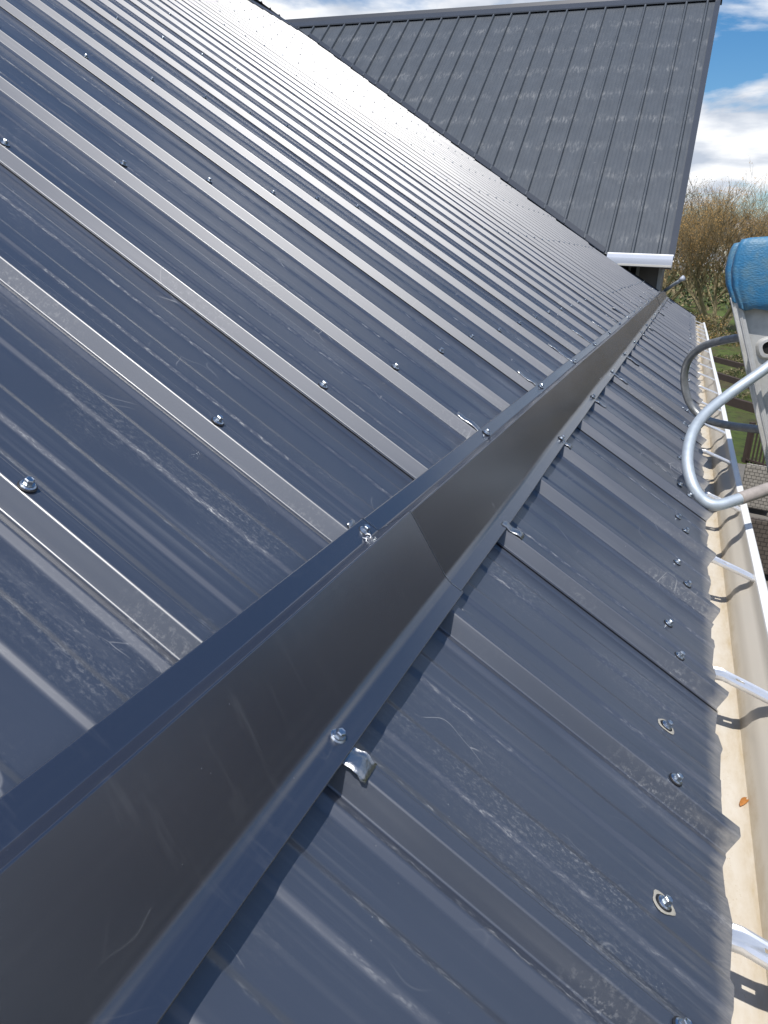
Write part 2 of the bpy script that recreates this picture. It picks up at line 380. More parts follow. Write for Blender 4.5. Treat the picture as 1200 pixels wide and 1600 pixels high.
def screw_matrix(s, y, h, tilt=0.05, nv=None):
    z = (nv or NV).normalized(); x = Vector((0, 1, 0)).cross(z).normalized(); y_ = z.cross(x)
    m = Matrix((x, y_, z)).transposed().to_4x4()
    m = Matrix.Translation(RP(s, y, h)) @ m @ Matrix.Rotation(random.uniform(0, 6.28), 4, 'Z') @ Matrix.Rotation(random.uniform(0, tilt), 4, 'X')
    return m
def screw(s, y, h, parent, near=True, tilt=0.05, sc=1.0, nv=None):
    o = link(bpy.data.objects.new('screw', SM_NEAR if near else SM_FAR)); m = screw_matrix(s, y, h, tilt, nv)
    o.parent = parent; o.matrix_basis = m @ Matrix.Scale(sc, 4); return o

panels = {}
k0 = -13
cuts = []
k = k0
while T0+k*S < 15.0:
    t = T0+k*S; poly = panel_poly(t); hi = t+3*S+0.03
    if t < YEND < hi:
        cuts.append((k, clip(poly, -99, YEND))); cuts.append((k, clip(poly, YEND+0.0005, 14.16)))
    elif t > YEND: cuts.append((k, clip(poly, -99, 14.16)))
    else: cuts.append((k, poly))
    k += 3
for k, poly in cuts:
    if len(poly) < 3: continue
    panels.setdefault(k, sheet(poly, 'roof_panel', house)) if k not in panels else sheet(poly, 'roof_panel', house)
def panel_of(kr): return panels[max(q for q in panels if q <= kr)]

# rows of screws on the rib tops; the nearest 300 are single objects, the far ones one piece
rows = [-0.338-0.705*i for i in range(11)]
spots = []
for kr in range(-3, 44):
    y = T0+kr*S+0.008
    for s in rows:
        if s < RIDGE+0.15 or s > smain(y)-0.06: continue
        spots.append((s+random.uniform(-0.008, 0.008), y+random.uniform(-0.0015, 0.0015), 0.0009, kr))
    if y < YEND-0.05:
        spots.append((0.347+random.uniform(-0.008, 0.008), y+0.001, 0.0009, kr))
        spots.append((0.338+random.uniform(-0.012, 0.012), y+0.146+random.uniform(-0.006, 0.006), -PAN+0.0003, kr))
camp = Vector((0, 0, CZ))
spots.sort(key=lambda q: (RP(q[0], q[1], q[2])-camp).length)
for i, (s, y, h, kr) in enumerate(spots[:270]): screw(s, y, h, panel_of(kr), i < 90)
far = MB()
fm = SM_FAR
for (s, y, h, kr) in spots[270:]:
    m = screw_matrix(s, y, h); i0 = len(far.v)
    far.v += [m @ v.co for v in fm.vertices]
    for p in fm.polygons: far.f.append(tuple(i0+q for q in p.vertices)); far.mi.append(p.material_index)
o = far.build('distant_screws', ['zinc', 'rubber'], house); o['kind'] = 'stuff'
# rings of old sealant round a few eave screws
for (s, y, h, kr) in [q for q in spots if q[0] > 0.3 and q[2] < -0.01][1:5]:
    b = MB(); n = 22
    ph = random.uniform(0, 6)
    def rg(r, hh, wob): return b.ring([RP(s+(r+wob*0.5*math.sin(3*a+ph)+wob*0.3*math.sin(5*a+2*ph))*math.cos(a)*1.18, y+(r+wob*0.5*math.sin(3*a+ph))*math.sin(a)*1.05, h+hh) for a in [2*math.pi*j/n for j in range(n)]])
    A, B, C2 = rg(0.0080, 0.0004, 0.0003), rg(0.0096, 0.0010, 0.0010), rg(0.0110, 0.0001, 0.0021)
    b.bridge(A, B); b.bridge(B, C2); b.build('sealant_ring', 'sealant', panel_of(kr), True)

# underlay, other slope, walls, fascia
b = MB()
hh = -0.045
b.quad(RP(RIDGE, -3.4, hh), RP(0.36, -3.4, hh), RP(0.36, YEND-0.02, hh), RP(RIDGE, YEND-0.02, hh))
yv = 14.1
b.quad(RP(RIDGE, YEND-0.02, hh), RP(smain(YEND+.01)-0.05, YEND-0.02, hh), RP(RIDGE+0.05, yv, hh), RP(RIDGE, yv, hh))
b.build('roof_deck', 'deck', house)
rx, rz = RP(RIDGE, 0, 0).x, RP(RIDGE, 0, 0).z
b = MB(); b.quad((rx, -3.4, rz), (rx, 14.1, rz), (rx-7.4, 14.1, rz-7.4*math.tan(TH)), (rx-7.4, -3.4, rz-7.4*math.tan(TH))); b.build('back_slope', 'trim', house)
b = MB(); wx = -0.35
b.bx(rx-7.0, wx, -3.2, 10.2, 0.0, 3.68); b.build('wall', 'siding', house)
b = MB(); b.bx(0.072, 0.094, -3.45, 10.33, CZ-0.79, CZ-0.655); b.build('fascia', 'gutter', house)
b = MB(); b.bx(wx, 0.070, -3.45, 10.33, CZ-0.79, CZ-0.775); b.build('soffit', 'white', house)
# ridge cap: two flanges and a rolled top
b = MB(); prof = [(0.17, 0.004), (0.165, 0.010), (0.05, 0.012), (0.0, 0.030)]
for j in range(3):
    (s0, h0), (s1, h1) = prof[j], prof[j+1]
    b.quad(RP(RIDGE+s0, -3.45, h0), RP(RIDGE+s0, 14.12, h0), RP(RIDGE+s1, 14.12, h1), RP(RIDGE+s1, -3.45, h1))
a0, a1 = RP(RIDGE, -3.45, 0.030), RP(RIDGE, 14.12, 0.030); d = Vector((-0.16, 0, -0.07))
b.quad(a0, a1, a1+d, a0+d); b.build('ridge_cap', 'trim', house)

# ---- snow stop flashing across the roof: three lapped lengths
def flashing(y0, y1, lift, seed, name='snow_stop_flashing'):
    rnd = random.Random(seed); p1, p2 = rnd.uniform(0, 6), rnd.uniform(0, 6)
    ys = []; y = y0
    while y < y1-0.03: ys.append(y); y += 0.05 if y < 2.5 else 0.25
    ys.append(y1); v, nr, uv, f = [], [], [], []
    for y in ys:
        w1 = 0.0012*math.sin(y*2.3+p1)+0.0007*math.sin(y*7.1+p2); w2 = 0.0010*math.sin(y*3.1+p2)
        dr = min(max(y, 0), 10)*0.0006
        e = max(0.0, (y-0.35)/0.465)**1.6 if seed == 1 else 0.0          # the lapped end springs up and out
        a, c = w1*0.5+dr, w1+dr*0.1+0.0035*e; pk = 0.0492+w2+(0.0008 if seed == 2 else 0.0); lo = 0.0052*e
        pr = rounded([(-0.1225+a, -0.0006), (-0.1285+a, -0.0002), (-0.1300+a, 0.0010), (-0.1285+a, 0.0022), (-0.104+a, 0.0020), (-0.0862+a, pk),
                      (-0.0030+c, 0.0014+lo), (0.0205+c, 0.0016+lo), (0.0215+c, 0.0006+lo), (0.0200+c, -0.0004+lo)], [0.002]*6+[0.007, 0.002, 0.002, 0.002])
        acc = 0; n = len(pr)
        for j, (s, h, nn) in enumerate(pr):
            if j: acc += math.hypot(s-pr[j-1][0], h-pr[j-1][1])
            v.append(RP(s, y, h+lift)); nr.append(NV*nn.y+TV*nn.x); uv.append((y, acc))
    for i in range(len(ys)-1):
        for k in range(n-1): a = i*n+k; f.append((a, a+1, a+n+1, a+n))
    o = mk(name, v, f, 'flash', house, normals=nr, uv=uv)
    m = len(v)-n; b = MB()                                         # bare cut edge at the far end
    A = b.ring([v[m+j]+nr[m+j]*0.0004-Vector((0, 0.0006, 0)) for j in range(3, n-3)]); B = b.ring([v[m+j]+nr[m+j]*0.0002+Vector((0, 0.0004, 0)) for j in range(3, n-3)])
    C = b.ring([v[m+j]-nr[m+j]*0.0010+Vector((0, 0.0004, 0)) for j in range(3, n-3)])
    b.bridge(A, B, closed=False); b.bridge(B, C, closed=False); b.build('cut_edge', 'zinc', o)
    return o
FL = [(-3.4, 0.815, 0.0036, 1), (0.76, 8.05, 0.0008, 2), (7.98, 10.33, 0.0026, 3)]
fobj = [flashing(*q) for q in FL]
def flash_at(y): return fobj[0] if y < 0.81 else (fobj[1] if y < 8.0 else fobj[2])

def foil_tab(s0, s1, y, side, wid=0.019, seed=0):
    r = random.Random(seed); nu, nv_ = 9, 5; v, f = [], []
    yaw = r.uniform(-0.10, 0.10); ph = r.uniform(0, 6); amp = r.uniform(0.0012, 0.0024)
    top = []
    for layer in (0, 1):
        for i in range(nu):
            t = i/(nu-1); s = s0+(s1-s0)*t
            for j in range(nv_):
                q = j/(nv_-1)-0.5; w = wid*(1-0.10*math.sin(t*3.3+ph))
                yy = y+q*w+yaw*(s-s0)+(r.uniform(-0.0009, 0.0009) if layer == 0 else 0)
                h = 0.0026+amp*math.sin(t*9.5+ph)*(1 if t > 0.1 else t*10)+0.0016*(1-4*q*q)-abs(q)*0.001+r.uniform(-0.0005, 0.0005)
                h = max(h, 0.0016)
                if layer == 0: top.append((s, yy, h)); v.append(RP(s, yy, h))
                else: a = top[i*nv_+j]; v.append(RP(a[0], a[1], max(a[2]-0.0016, 0.0003)))
    N = nu*nv_
    for i in range(nu-1):
        for j in range(nv_-1):
            a = i*nv_+j; f += [(a, a+1, a+nv_+1, a+nv_), (N+a, N+a+nv_, N+a+nv_+1, N+a+1)]
    for i in range(nu-1):
        for j, k in ((0, 0), (nv_-1, nv_-1)): a = i*nv_+j; f.append((a, a+nv_, N+a+nv_, N+a))
    for j in range(nv_-1):
        for i in (0, nu-1): a = i*nv_+j; f.append((a, a+1, N+a+1, N+a))
    o = mk('foil_tab', v, f, 'foil', flash_at(y), smooth=True); return o
for kr in range(-2, 33):
    y = T0+kr*S+0.008
    if y > YEND-0.2: break
    dr = min(max(y, 0), 10)*0.0006
    lift = 0.0045 if y < 0.815 or y > 8 else 0.0032
    if kr % 2:
        L = 0.006 if kr == 1 else (0.052 if kr == 3 else random.uniform(0.055, 0.11))
        foil_tab(-0.112, -0.130-L, y+0.001, -1, 0.020, kr)
        screw(-0.1165+dr+random.uniform(-0.003, 0.003), y+0.003, lift, flash_at(y), kr < 12, 0.12)
    else:
        L = 0.026 if kr == 0 else (0.030 if kr == 2 else (0.016 if kr == 4 else random.uniform(0.03, 0.07)))
        foil_tab(0.012, 0.0215+L, y-0.002, 1, 0.021 if kr else 0.024, kr+50)
        if kr != 2: screw(0.0085+random.uniform(-0.002, 0.002), y+0.002, lift-0.0005, flash_at(y), kr < 12, 0.14)
# curl of swarf caught on the flashing by the second screw
b = MB(); path = [RP(-0.1085+0.006*math.cos(t*2.1)*(1-t/9)+0.0012*t, 0.783+0.006*math.sin(t*2.1)-0.0012*t, 0.006+0.0025*math.sin(t*3.1)+0.0004*t) for t in [0.3*i for i in range(26)]]
b.tube(path, 0.0007, 5); tag(b.build('metal_swarf', 'alu', None, True), 'curl of bright metal swarf beside a screw on the snow stop flashing', 'swarf')

# ---- eave gutter with its hangers
gp = [(0.099, -0.640), (0.099, -0.752), (0.112, -0.757), (0.188, -0.757), (0.200, -0.752), (0.207, -0.738), (0.211, -0.722), (0.220, -0.706), (0.233, -0.694), (0.240, -0.682), (0.242, -0.664), (0.2435, -0.661), (0.2600, -0.6595), (0.2625, -0.662), (0.2625, -0.684), (0.258, -0.686)]
def gutter(y0, y1):
    v, uv, f = [], [], []; acc = [0]
    for a, c in zip(gp, gp[1:]): acc.append(acc[-1]+math.hypot(a[0]-c[0], a[1]-c[1]))
    ys = []; y = y0
    while y < y1: ys.append(y); y += 0.3
    ys.append(y1); n = len(gp)
    for y in ys:
        w = 0.0015*math.sin(y*1.7)
        for (x, z), a in zip(gp, acc): v.append(cw(x+w*(x-0.1)*8, y, z)); uv.append((a, y))
    for i in range(len(ys)-1):
        for k in range(n-1): a = i*n+k; f.append((a, a+1, a+n+1, a+n))
    o = mk('gutter', v, f, 'gutter', house, uv=uv); 
    o.data.polygons.foreach_set('use_smooth', [True]*len(o.data.polygons)); o.data.set_sharp_from_angle(angle=math.radians(32))
    sd = o.modifiers.new('thickness', 'SOLIDIFY'); sd.thickness = 0.0009; sd.offset = 0
    return o
gut = gutter(-3.45, 10.38)
b = MB(); i = b.ring([cw(x, 10.381, z) for x, z in gp[1:11]]); b.cap(i); i = b.ring([cw(x, -3.451, z) for x, z in gp[1:11]]); b.cap(i); b.build('end_cap', 'gutter', gut)

# one hanger: ribbed aluminium strap, flat at the back, then falling to the lip, with a slot
def hanger_mesh():
    pth = [(0.100, -0.6335), (0.150, -0.6345), (0.1575, -0.6365), (0.172, -0.6415), (0.186, -0.6460), (0.232, -0.6620), (0.2415, -0.6655)]
    sec = [(-0.0145, -0.0065), (-0.0140, 0.0), (-0.0100, 0.0015), (-0.0075, 0.0), (-0.0030, 0.0), (0.0030, 0.0), (0.0075, 0.0), (0.0100, 0.0015), (0.0140, 0.0), (0.0145, -0.0065)]
    b = MB(); R = []
    for i, (x, z) in enumerate(pth):
        extra = 0.0012 if i < 2 else 0.0
        R.append(b.ring([(x, a, z+c+(extra if 0 < j < 9 and j % 2 else 0)) for j, (a, c) in enumerate(sec)]))
    for i in range(len(R)-1):
        for j in range(len(sec)-1):
            if i == 3 and j == 4: continue          # slot
            b.f.append((R[i][j], R[i][j+1], R[i+1][j+1], R[i+1][j])); b.mi.append(0)
    me = bpy.data.meshes.new('hanger'); me.from_pydata([tuple(p) for p in b.v], [], b.f); me.update(); me.materials.append(MAT['alu'])
    me.polygons.foreach_set('use_smooth', [True]*len(me.polygons)); me.set_sharp_from_angle(angle=math.radians(25))
    return me
HM = hanger_mesh()
for i in range(-2, 18):
    y = 0.675+0.556*i+random.uniform(-0.015, 0.015)
    o = link(bpy.data.objects.new('hanger', HM)); o.parent = gut; o.location = (0, y, CZ); o.rotation_euler = (0, 0, random.uniform(-0.02, 0.02))
    sd = o.modifiers.new('thickness', 'SOLIDIFY'); sd.thickness = 0.0012

# ---- cross gable
def gz(y): return GZ0+(y-GY0)*GT
GA = math.atan(GT); GN = Vector((0, -math.sin(GA), math.cos(GA)))
GRY = 14.46
def gpos(y, x, h): return cw(x, y, gz(y))+GN*h
XR = -0.205
def yv(x): return max(GY0-0.055, GY0+((-HC/CS-x*math.tan(TH))-GZ0)/GT+0.015)
def gsheet(poly, flip):
    pr = rounded(poly, 0.002); v, nr, uv, f = [], [], [], []; n = len(pr)
    for r in (0, 0.5, 1):
        for (u, h, nn) in pr:
            x = XR-0.03-u; y0 = yv(x); y = y0+(GRY-y0)*r
            v.append(gpos(y, x, h)); nr.append(GN*nn.y-Vector((1, 0, 0))*nn.x); uv.append(((GRY-y)/math.cos(GA)-4.0, u+T0-0.14-10*S))
    for i in range(2):
        for k in range(n-1): a = i*n+k; f.append((a, a+n, a+n+1, a+1))
    return mk('gable_panel', v, f, 'gable', house, normals=nr, uv=uv)
k = 0
while True:
    t = 0.145-S+k*3*S
    if t > 9: break
    poly = []
    for q in range(3):
        tq = t+q*S
        poly += [(tq-0.012, -PAN), (tq, 0.012), (tq+0.022, 0.012), (tq+0.034, -PAN)]
        for m in (0.085, 0.135, 0.185, 0.235): poly += [(tq+m, -PAN), (tq+m+0.005, -PAN+0.0015), (tq+m+0.012, -PAN+0.0015), (tq+m+0.017, -PAN)]
    poly += [(t+3*S-0.0125, -PAN)]
    poly = clip(poly, 0.0, 9.3)
    if len(poly) > 2: gsheet(poly, False)
    k += 1
# screws and rib details are too small here; trims follow
b = MB()
for (x0, x1, h) in ((XR-0.075, XR, 0.012),):
    b.quad(gpos(GY0-0.03, x0, 0.004), gpos(GY0-0.03, x1, h), gpos(GRY, x1, h), gpos(GRY, x0, 0.004))
    dn = Vector((0, 0, -0.055)); b2 = MB(); b2.quad(gpos(GY0-0.03, x1, h), gpos(GY0-0.03, x1, h)+dn, gpos(GRY, x1, h)+dn, gpos(GRY, x1, h)); b2.build('rake_fascia', 'frame', house)
    b2 = MB(); b2.quad(gpos(GY0-0.03, x1, h)+dn, gpos(GY0-0.03, x1-0.14, h)+dn, gpos(GRY, x1-0.14, h)+dn, gpos(GRY, x1, h)+dn); b2.build('rake_soffit', 'frame', house)
b.build('rake_trim', 'trim', house)
b = MB()
for (y0, h0, y1, h1) in ((GRY-0.13, 0.006, GRY-0.12, 0.020), (GRY-0.12, 0.020, GRY-0.02, 0.024), (GRY-0.02, 0.024, GRY+0.02, 0.055)):
    b.quad(gpos(y0, -9.4, h0), gpos(y0, XR+0.02, h0), gpos(y1, XR+0.02, h1), gpos(y1, -9.4, h1))
q0, q1 = gpos(GRY+0.02, -9.4, 0.055), gpos(GRY+0.02, XR+0.02, 0.055); dd = Vector((0, 0.2, -0.16)); b.quad(q0, q1, q1+dd, q0+dd)
b.build('gable_ridge_cap', 'trim', house)
b = MB(); top0, top1 = cw(-9.4, GRY+.02, gz(GRY)), cw(-0.46, GRY+.02, gz(GRY)); dd = Vector((0, 4.2, -4.2*GT)); b.quad(top0, top1, top1+dd, top0+dd); b.build('gable_back_slope', 'trim', house)
# valley strip lying on the main slope and turned up the gable
b = MB()
def vpt(y, ds, h): return RP(-((GZ0+(y-GY0)*GT)+HC*CS)/SN-0.02+ds, y, h)
for (d0, h0, d1, h1) in ((0.05, 0.004, 0.0, 0.008),):
    b.quad(vpt(GY0+0.01, d0, h0+.012), vpt(14.12, d0, h0), vpt(14.12, d1, h1), vpt(GY0+0.01, d1, h1))
xa, xb = vpt(GY0+0.01, 0.06, 0).x, vpt(14.12, 0.06, 0).x
b.quad(vpt(GY0+0.01, 0.05, 0.010), gpos(yv(xa)+0.05, xa+0.02, 0.014), gpos(yv(xb)+0.05, xb+0.02, 0.014), vpt(14.12, 0.05, 0.010))
b.build('valley_flashing', 'trim', house)
# end trim along the far edge of the lower slope
b = MB(); b.box(RP(-0.95, YEND-0.010, 0.004), TV*(EAVE+0.95), Vector((0, 0.028, 0)), NV*-0.05); b.build('end_trim', 'black', house)
# gable gutter
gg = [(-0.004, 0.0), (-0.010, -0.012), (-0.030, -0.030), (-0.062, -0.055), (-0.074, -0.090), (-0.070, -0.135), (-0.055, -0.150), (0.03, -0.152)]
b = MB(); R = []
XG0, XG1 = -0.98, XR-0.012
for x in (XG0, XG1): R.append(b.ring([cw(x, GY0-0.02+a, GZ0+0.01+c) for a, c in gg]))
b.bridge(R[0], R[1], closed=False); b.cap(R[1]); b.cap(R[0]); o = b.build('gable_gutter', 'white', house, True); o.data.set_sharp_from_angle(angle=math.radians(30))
b = MB(); b.bx(-0.84, XG1-0.004, GY0-0.100, GY0-0.094, CZ+GZ0-0.137, CZ+GZ0-0.112); b.build('sunlit_gutter_strip', 'frame', o, bevel=0.002)  # pale strip added for the sunlit bottom edge of the gutter
# wall below the gable with a window, soffit box, downpipe
b = MB(); WY = 10.46
b.bx(-9.2, -0.335, WY, 11.6, 0.0, CZ-0.02); b.build('gable_wall', 'siding', house)
b = MB(); A = [cw(-0.40, WY+0.02, -0.02), cw(-0.40, 14.4, -0.02), cw(-0.40, GRY-0.06, gz(GRY)-0.14), cw(-0.40, WY+0.02, gz(WY)-0.08)]
R0 = b.ring(A); R1 = b.ring([p-Vector((0.1, 0, 0)) for p in A]); b.bridge(R0, R1); b.cap(R0); b.cap(R1[::-1]); b.build('gable_end_wall', 'siding', house)
b = MB(); b.bx(-0.372, -0.331, WY-0.016, WY-0.003, 1.0, CZ-0.03); b.bx(-0.331, -0.326, WY-0.016, WY+0.05, 1.0, CZ-0.03); b.build('corner_board', 'frame', house)
wo_ = MB(); wo_.bx(-1.25, -0.60, WY-0.010, WY-0.004, CZ-0.75, CZ-0.06); win = wo_.build('window', 'black', house)
f_ = MB()
for x0, x1 in ((-0.64, -0.60), (-0.735, -0.705), (-1.29, -1.25)): f_.bx(x0, x1, WY-0.03, WY-0.012, CZ-0.79, CZ-0.03)
f_.bx(-1.248, -0.642, WY-0.029, WY-0.012, CZ-0.79, CZ-0.752); f_.build('window_frame', 'frame', win)
b = MB(); b.box(cw(XR-0.13, GY0-0.02, GZ0-0.02), (0.11, 0, 0), (0, 0.36, 0.0), (0, 0, -0.14)); b.build('soffit_box', 'siding', house)
b = MB(); pts = spline([at_y(1066, 436, 10.02), at_y(1060, 440, 10.04), at_y(1055, 443, 10.10), at_y(1045, 450, 10.24), at_y(1038, 455, 10.34)], 5); b.tube(pts, 0.020, 8); b.build('downpipe', 'galv', house, True)
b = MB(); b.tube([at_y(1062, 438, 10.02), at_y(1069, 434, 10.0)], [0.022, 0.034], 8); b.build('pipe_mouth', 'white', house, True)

# ------------------------------------------------------------------ ladder with stand-off loops
D = Vector((0.363, 0, -0.931)).normalized(); PX = Vector((0.931, 0, 0.363)).normalized(); YL = 2.45
base_l = at_y(1152, 480, YL)
foot = base_l+D*((base_l.z)/-D.z)
lad = thing('extension_ladder', (foot.x+0.04, YL+0.2, 0), 'aluminium extension ladder leaning at the eave with blue padded rail tops', 'ladder')
def al(m, sc=1): return metal(m, (0.66, 0.655, 0.63), 0.50, 0.25, 0.05, 0.55)
MAT['ladder'] = al('oxidised_aluminium')
LEN = (base_l.z-0.0)/-D.z
def rail(y0, sgn):
    b = MB(); o = base_l-D*0.01; o = Vector((o.x, y0, o.z)); L = D*(LEN+0.01)
    web_y = 0.022*sgn
    b.box(o+PX*0.004+Vector((0, web_y, 0)), PX*0.112, Vector((0, 0.003*sgn, 0)), L)
    b.box(o, PX*0.0035, Vector((0, 0.050*sgn, 0)), L); b.box(o+PX*0.1165, PX*0.0035, Vector((0, 0.050*sgn, 0)), L)
    b.box(o+PX*0.0036, PX*0.011, Vector((0, 0.0035*sgn, 0)), L); b.box(o+PX*0.1054, PX*0.011, Vector((0, 0.0035*sgn, 0)), L)
    b.build('rail', 'ladder', lad, bevel=0.0012)
rail(YL, 1); rail(YL+0.46, -1)
# rungs end in D-shaped sockets on the web of the rail
hole = at_y(1192, 546, YL+0.02)
t0 = (hole-base_l).dot(D); n_r = int((LEN-t0)/0.305)
for i in range(n_r):
    c = base_l+D*(t0+0.305*i)+PX*0.066; c.y = 0
    ca, sa = PX.copy(), D.copy()
    def dring(r, y): return [c+Vector((0, y, 0))+ca*(r*1.30*math.copysign(abs(math.cos(a))**0.7, math.cos(a)))+sa*(r*math.copysign(abs(math.sin(a))**0.7, math.sin(a))) for a in [2*math.pi*j/20 for j in range(20)]]
    b = MB(); A = b.ring(dring(0.0200, YL+0.026)); B = b.ring(dring(0.0200, YL+0.435)); b.bridge(A, B)
    for r1, y1, r2, y2 in ((0.0195, YL+0.010, 0.0265, YL+0.0105), (0.0265, YL+0.0105, 0.0300, YL+0.015), (0.0300, YL+0.015, 0.0330, YL+0.0218), (0.0195, YL+0.010, 0.0185, YL+0.0215)):
        A = b.ring(dring(r1, y1)); B = b.ring(dring(r2, y2)); b.bridge(A, B)
    rg_ = b.build('rung', 'ladder', lad, True); rg_.data.set_sharp_from_angle(angle=math.radians(40))
    bb = MB(); A = bb.ring(dring(0.0188, YL+0.0195)); bb.cap(A); bb.build('rung_bore_shade', 'black', rg_)  # flat black disc stands for the shade inside the hollow rung
# blue padded covers on the rail tops
def blue_mat():
    a = NT('blue_leathery_vinyl'); o = a.coord('Object')
    wear = a.ramp(a.noise(o, 14, 5, 0.7), [(0.42, 0), (0.66, 1)])
    a.put(a.b.inputs['Base Color'], a.mix(a.math('MULTIPLY', wear, 0.55), (0.036, 0.185, 0.36), (0.17, 0.25, 0.25)))
    a.b.inputs['Roughness'].default_value = 0.52
    cr_ = a.vor(a.mapping(o, (1.0, 1, 1.7), (0, 0.5, 0)), 150, 'F1')
    a.l(a.bump(a.math('ADD', cr_, a.math('MULTIPLY', a.noise(o, 40, 4), 0.8)), 0.5, 0.0016), a.b.inputs['Normal']); return a.m
MAT['blue'] = blue_mat()
DC = Vector((0.10, 0, -1)).normalized(); PC = Vector((1, 0, 0.02)).normalized()
def cover(y0):
    b = MB(); prev = None; c0 = base_l+PC*0.064; n = 48
    secs = [(0.004, 0.052, 0.024, 0.004), (-0.002, 0.060, 0.030, 0.0), (-0.020, 0.068, 0.034, 0.0), (-0.055, 0.078, 0.039, -0.004), (-0.100, 0.081, 0.041, -0.006), (-0.140, 0.078, 0.040, -0.004), (-0.172, 0.074, 0.037, 0.0), (-0.187, 0.068, 0.031, 0.002), (-0.192, 0.050, 0.018, 0.004)]
    for i, (t, a, w, off) in enumerate(secs):
        ring = []
        for j in range(n):
            q = 2*math.pi*j/n; ex = 0.36
            u = a*math.copysign(abs(math.cos(q))**ex, math.cos(q)); v = w*math.copysign(abs(math.sin(q))**ex, math.sin(q))
            f = u/a
            seam = 0.0035 if (0.72 < abs(f) < 0.86 and i < 7) else 0.0                    # stitched seam
            tt = t-0.004*f*(1 if i > 5 else 0)+0.004*math.sin(5*f)*(1 if i < 2 else 0)
            ring.append(Vector((0, y0+0.012+v-math.copysign(seam, v), 0))+Vector((c0.x, 0, c0.z))+PC*(u+off)+DC*tt)
        R = b.ring(ring)
        if prev: b.bridge(prev, R)
        prev = R
    b.cap(prev); o = b.build('rail_cover', 'blue', lad, True); return o
cover(YL); cover(YL+0.44)
# stand-off loops of bent tube
LP = []
def loop(px, parent, mat, r=0.0150):
    pts = spline([at_y(x, y, Y) for x, y, Y in px], 7); b = MB(); b.tube(pts, r, 14); o = b.build('standoff_loop', mat, parent, True); LP.append(pts); return o
l1 = loop([(1262, 524, 2.43), (1200, 573, 2.39), (1142, 614, 2.33), (1104, 645, 2.25), (1082, 676, 2.17), (1074, 718, 2.09), (1082, 757, 2.035), (1099, 781, 2.02), (1120, 789, 2.02), (1150, 781, 2.05), (1200, 764, 2.12), (1290, 735, 2.30), (1330, 722, 2.44)], lad, 'galv')
l2 = loop([(1200, 521, 2.93), (1165, 526, 3.02), (1125, 533, 3.12), (1096, 543, 3.20), (1076, 562, 3.25), (1069, 588, 3.27), (1073, 618, 3.27), (1086, 642, 3.26), (1105, 656, 3.22), (1135, 664, 3.14), (1170, 669, 3.05), (1225, 676, 2.93)], lad, 'galv_dark')

b = MB(); b.tube(LP[0][64:80], 0.0168, 14); MAT['sleeve'] = plain('stained_grey_sleeve', (0.34, 0.30, 0.27), 0.6, 0.35, 60); b.build('sleeve', 'sleeve', l1, True)

# ------------------------------------------------------------------ a dry leaf in the gutter
b = MB(); c = cw(0.211, 0, -0.7585); lp = ray(1163, 1252); kk = (-0.752)/lp.z; lc = cw(lp.x*kk, lp.y*kk, -0.7548)
ax = Vector((0.45, 0.89, 0)); ay = Vector((-0.89, 0.45, 0)); n = 8; top = []
for i in range(n+1):
    t = i/n; w = 0.0048*math.sin(math.pi*min(t*0.92+0.05, 1))**0.7; z = 0.003*math.sin(t*3.1)
    for j in (-1, 0, 1): top.append(lc+ax*(t-0.5)*0.026+ay*j*w+Vector((0, 0, z+(0.0022 if j else 0.0))))
f = [(i*3+j, i*3+j+1, i*3+j+4, i*3+j+3) for i in range(n) for j in range(2)]
MAT['leaf'] = plain('dry_orange_leaf', (0.42, 0.17, 0.04), 0.6, 0.4, 150)
o = mk('dry_leaf', top, f, 'leaf', smooth=True); tag(o, 'small dry orange leaf lying in the crease of the eave gutter', 'leaf')
sd = o.modifiers.new('thickness', 'SOLIDIFY'); sd.thickness = 0.0004

# ------------------------------------------------------------------ grounds
def grass_mat():
    a = NT('spring_grass'); o = a.coord('Object')
    g = a.mix(a.noise(o, 0.7, 6, 0.7), (0.085, 0.140, 0.022), (0.20, 0.27, 0.045))
    br = a.ramp(a.noise(a.mapping(o, (1, 0.5, 1)), 0.33, 6, 0.75), [(0.46, 0), (0.62, 1)])
    col = a.mix(br, g, (0.16, 0.12, 0.055))
    dk = a.ramp(a.noise(o, 2.6, 5, 0.7), [(0.38, 1), (0.52, 0)])
    col = a.mix(a.math('MULTIPLY', dk, 0.6), col, (0.030, 0.045, 0.014))
    a.put(a.b.inputs['Base Color'], col); a.b.inputs['Roughness'].default_value = 0.95
    a.l(a.bump(a.noise(o, 5, 6, 0.8), 1.0, 0.35), a.b.inputs['Normal']); return a.m
MAT['grass'] = grass_mat()
G = 700; o = mk('ground', [(-G, -G, 0), (G, -G, 0), (G, G, 0), (-G, G, 0)], [(0, 1, 2, 3)], 'grass'); o['kind'] = 'structure'
MAT['patio'] = plain('patio_stone', (0.16, 0.15, 0.135), 0.85, 0.4, 2.5, 0.4, 9)
o = mk('patio', [(0.6, 6, 0.03), (7, 6, 0.03), (7, 19.3, 0.03), (0.6, 20.2, 0.03)], [(0, 1, 2, 3)], 'patio'); o['kind'] = 'structure'

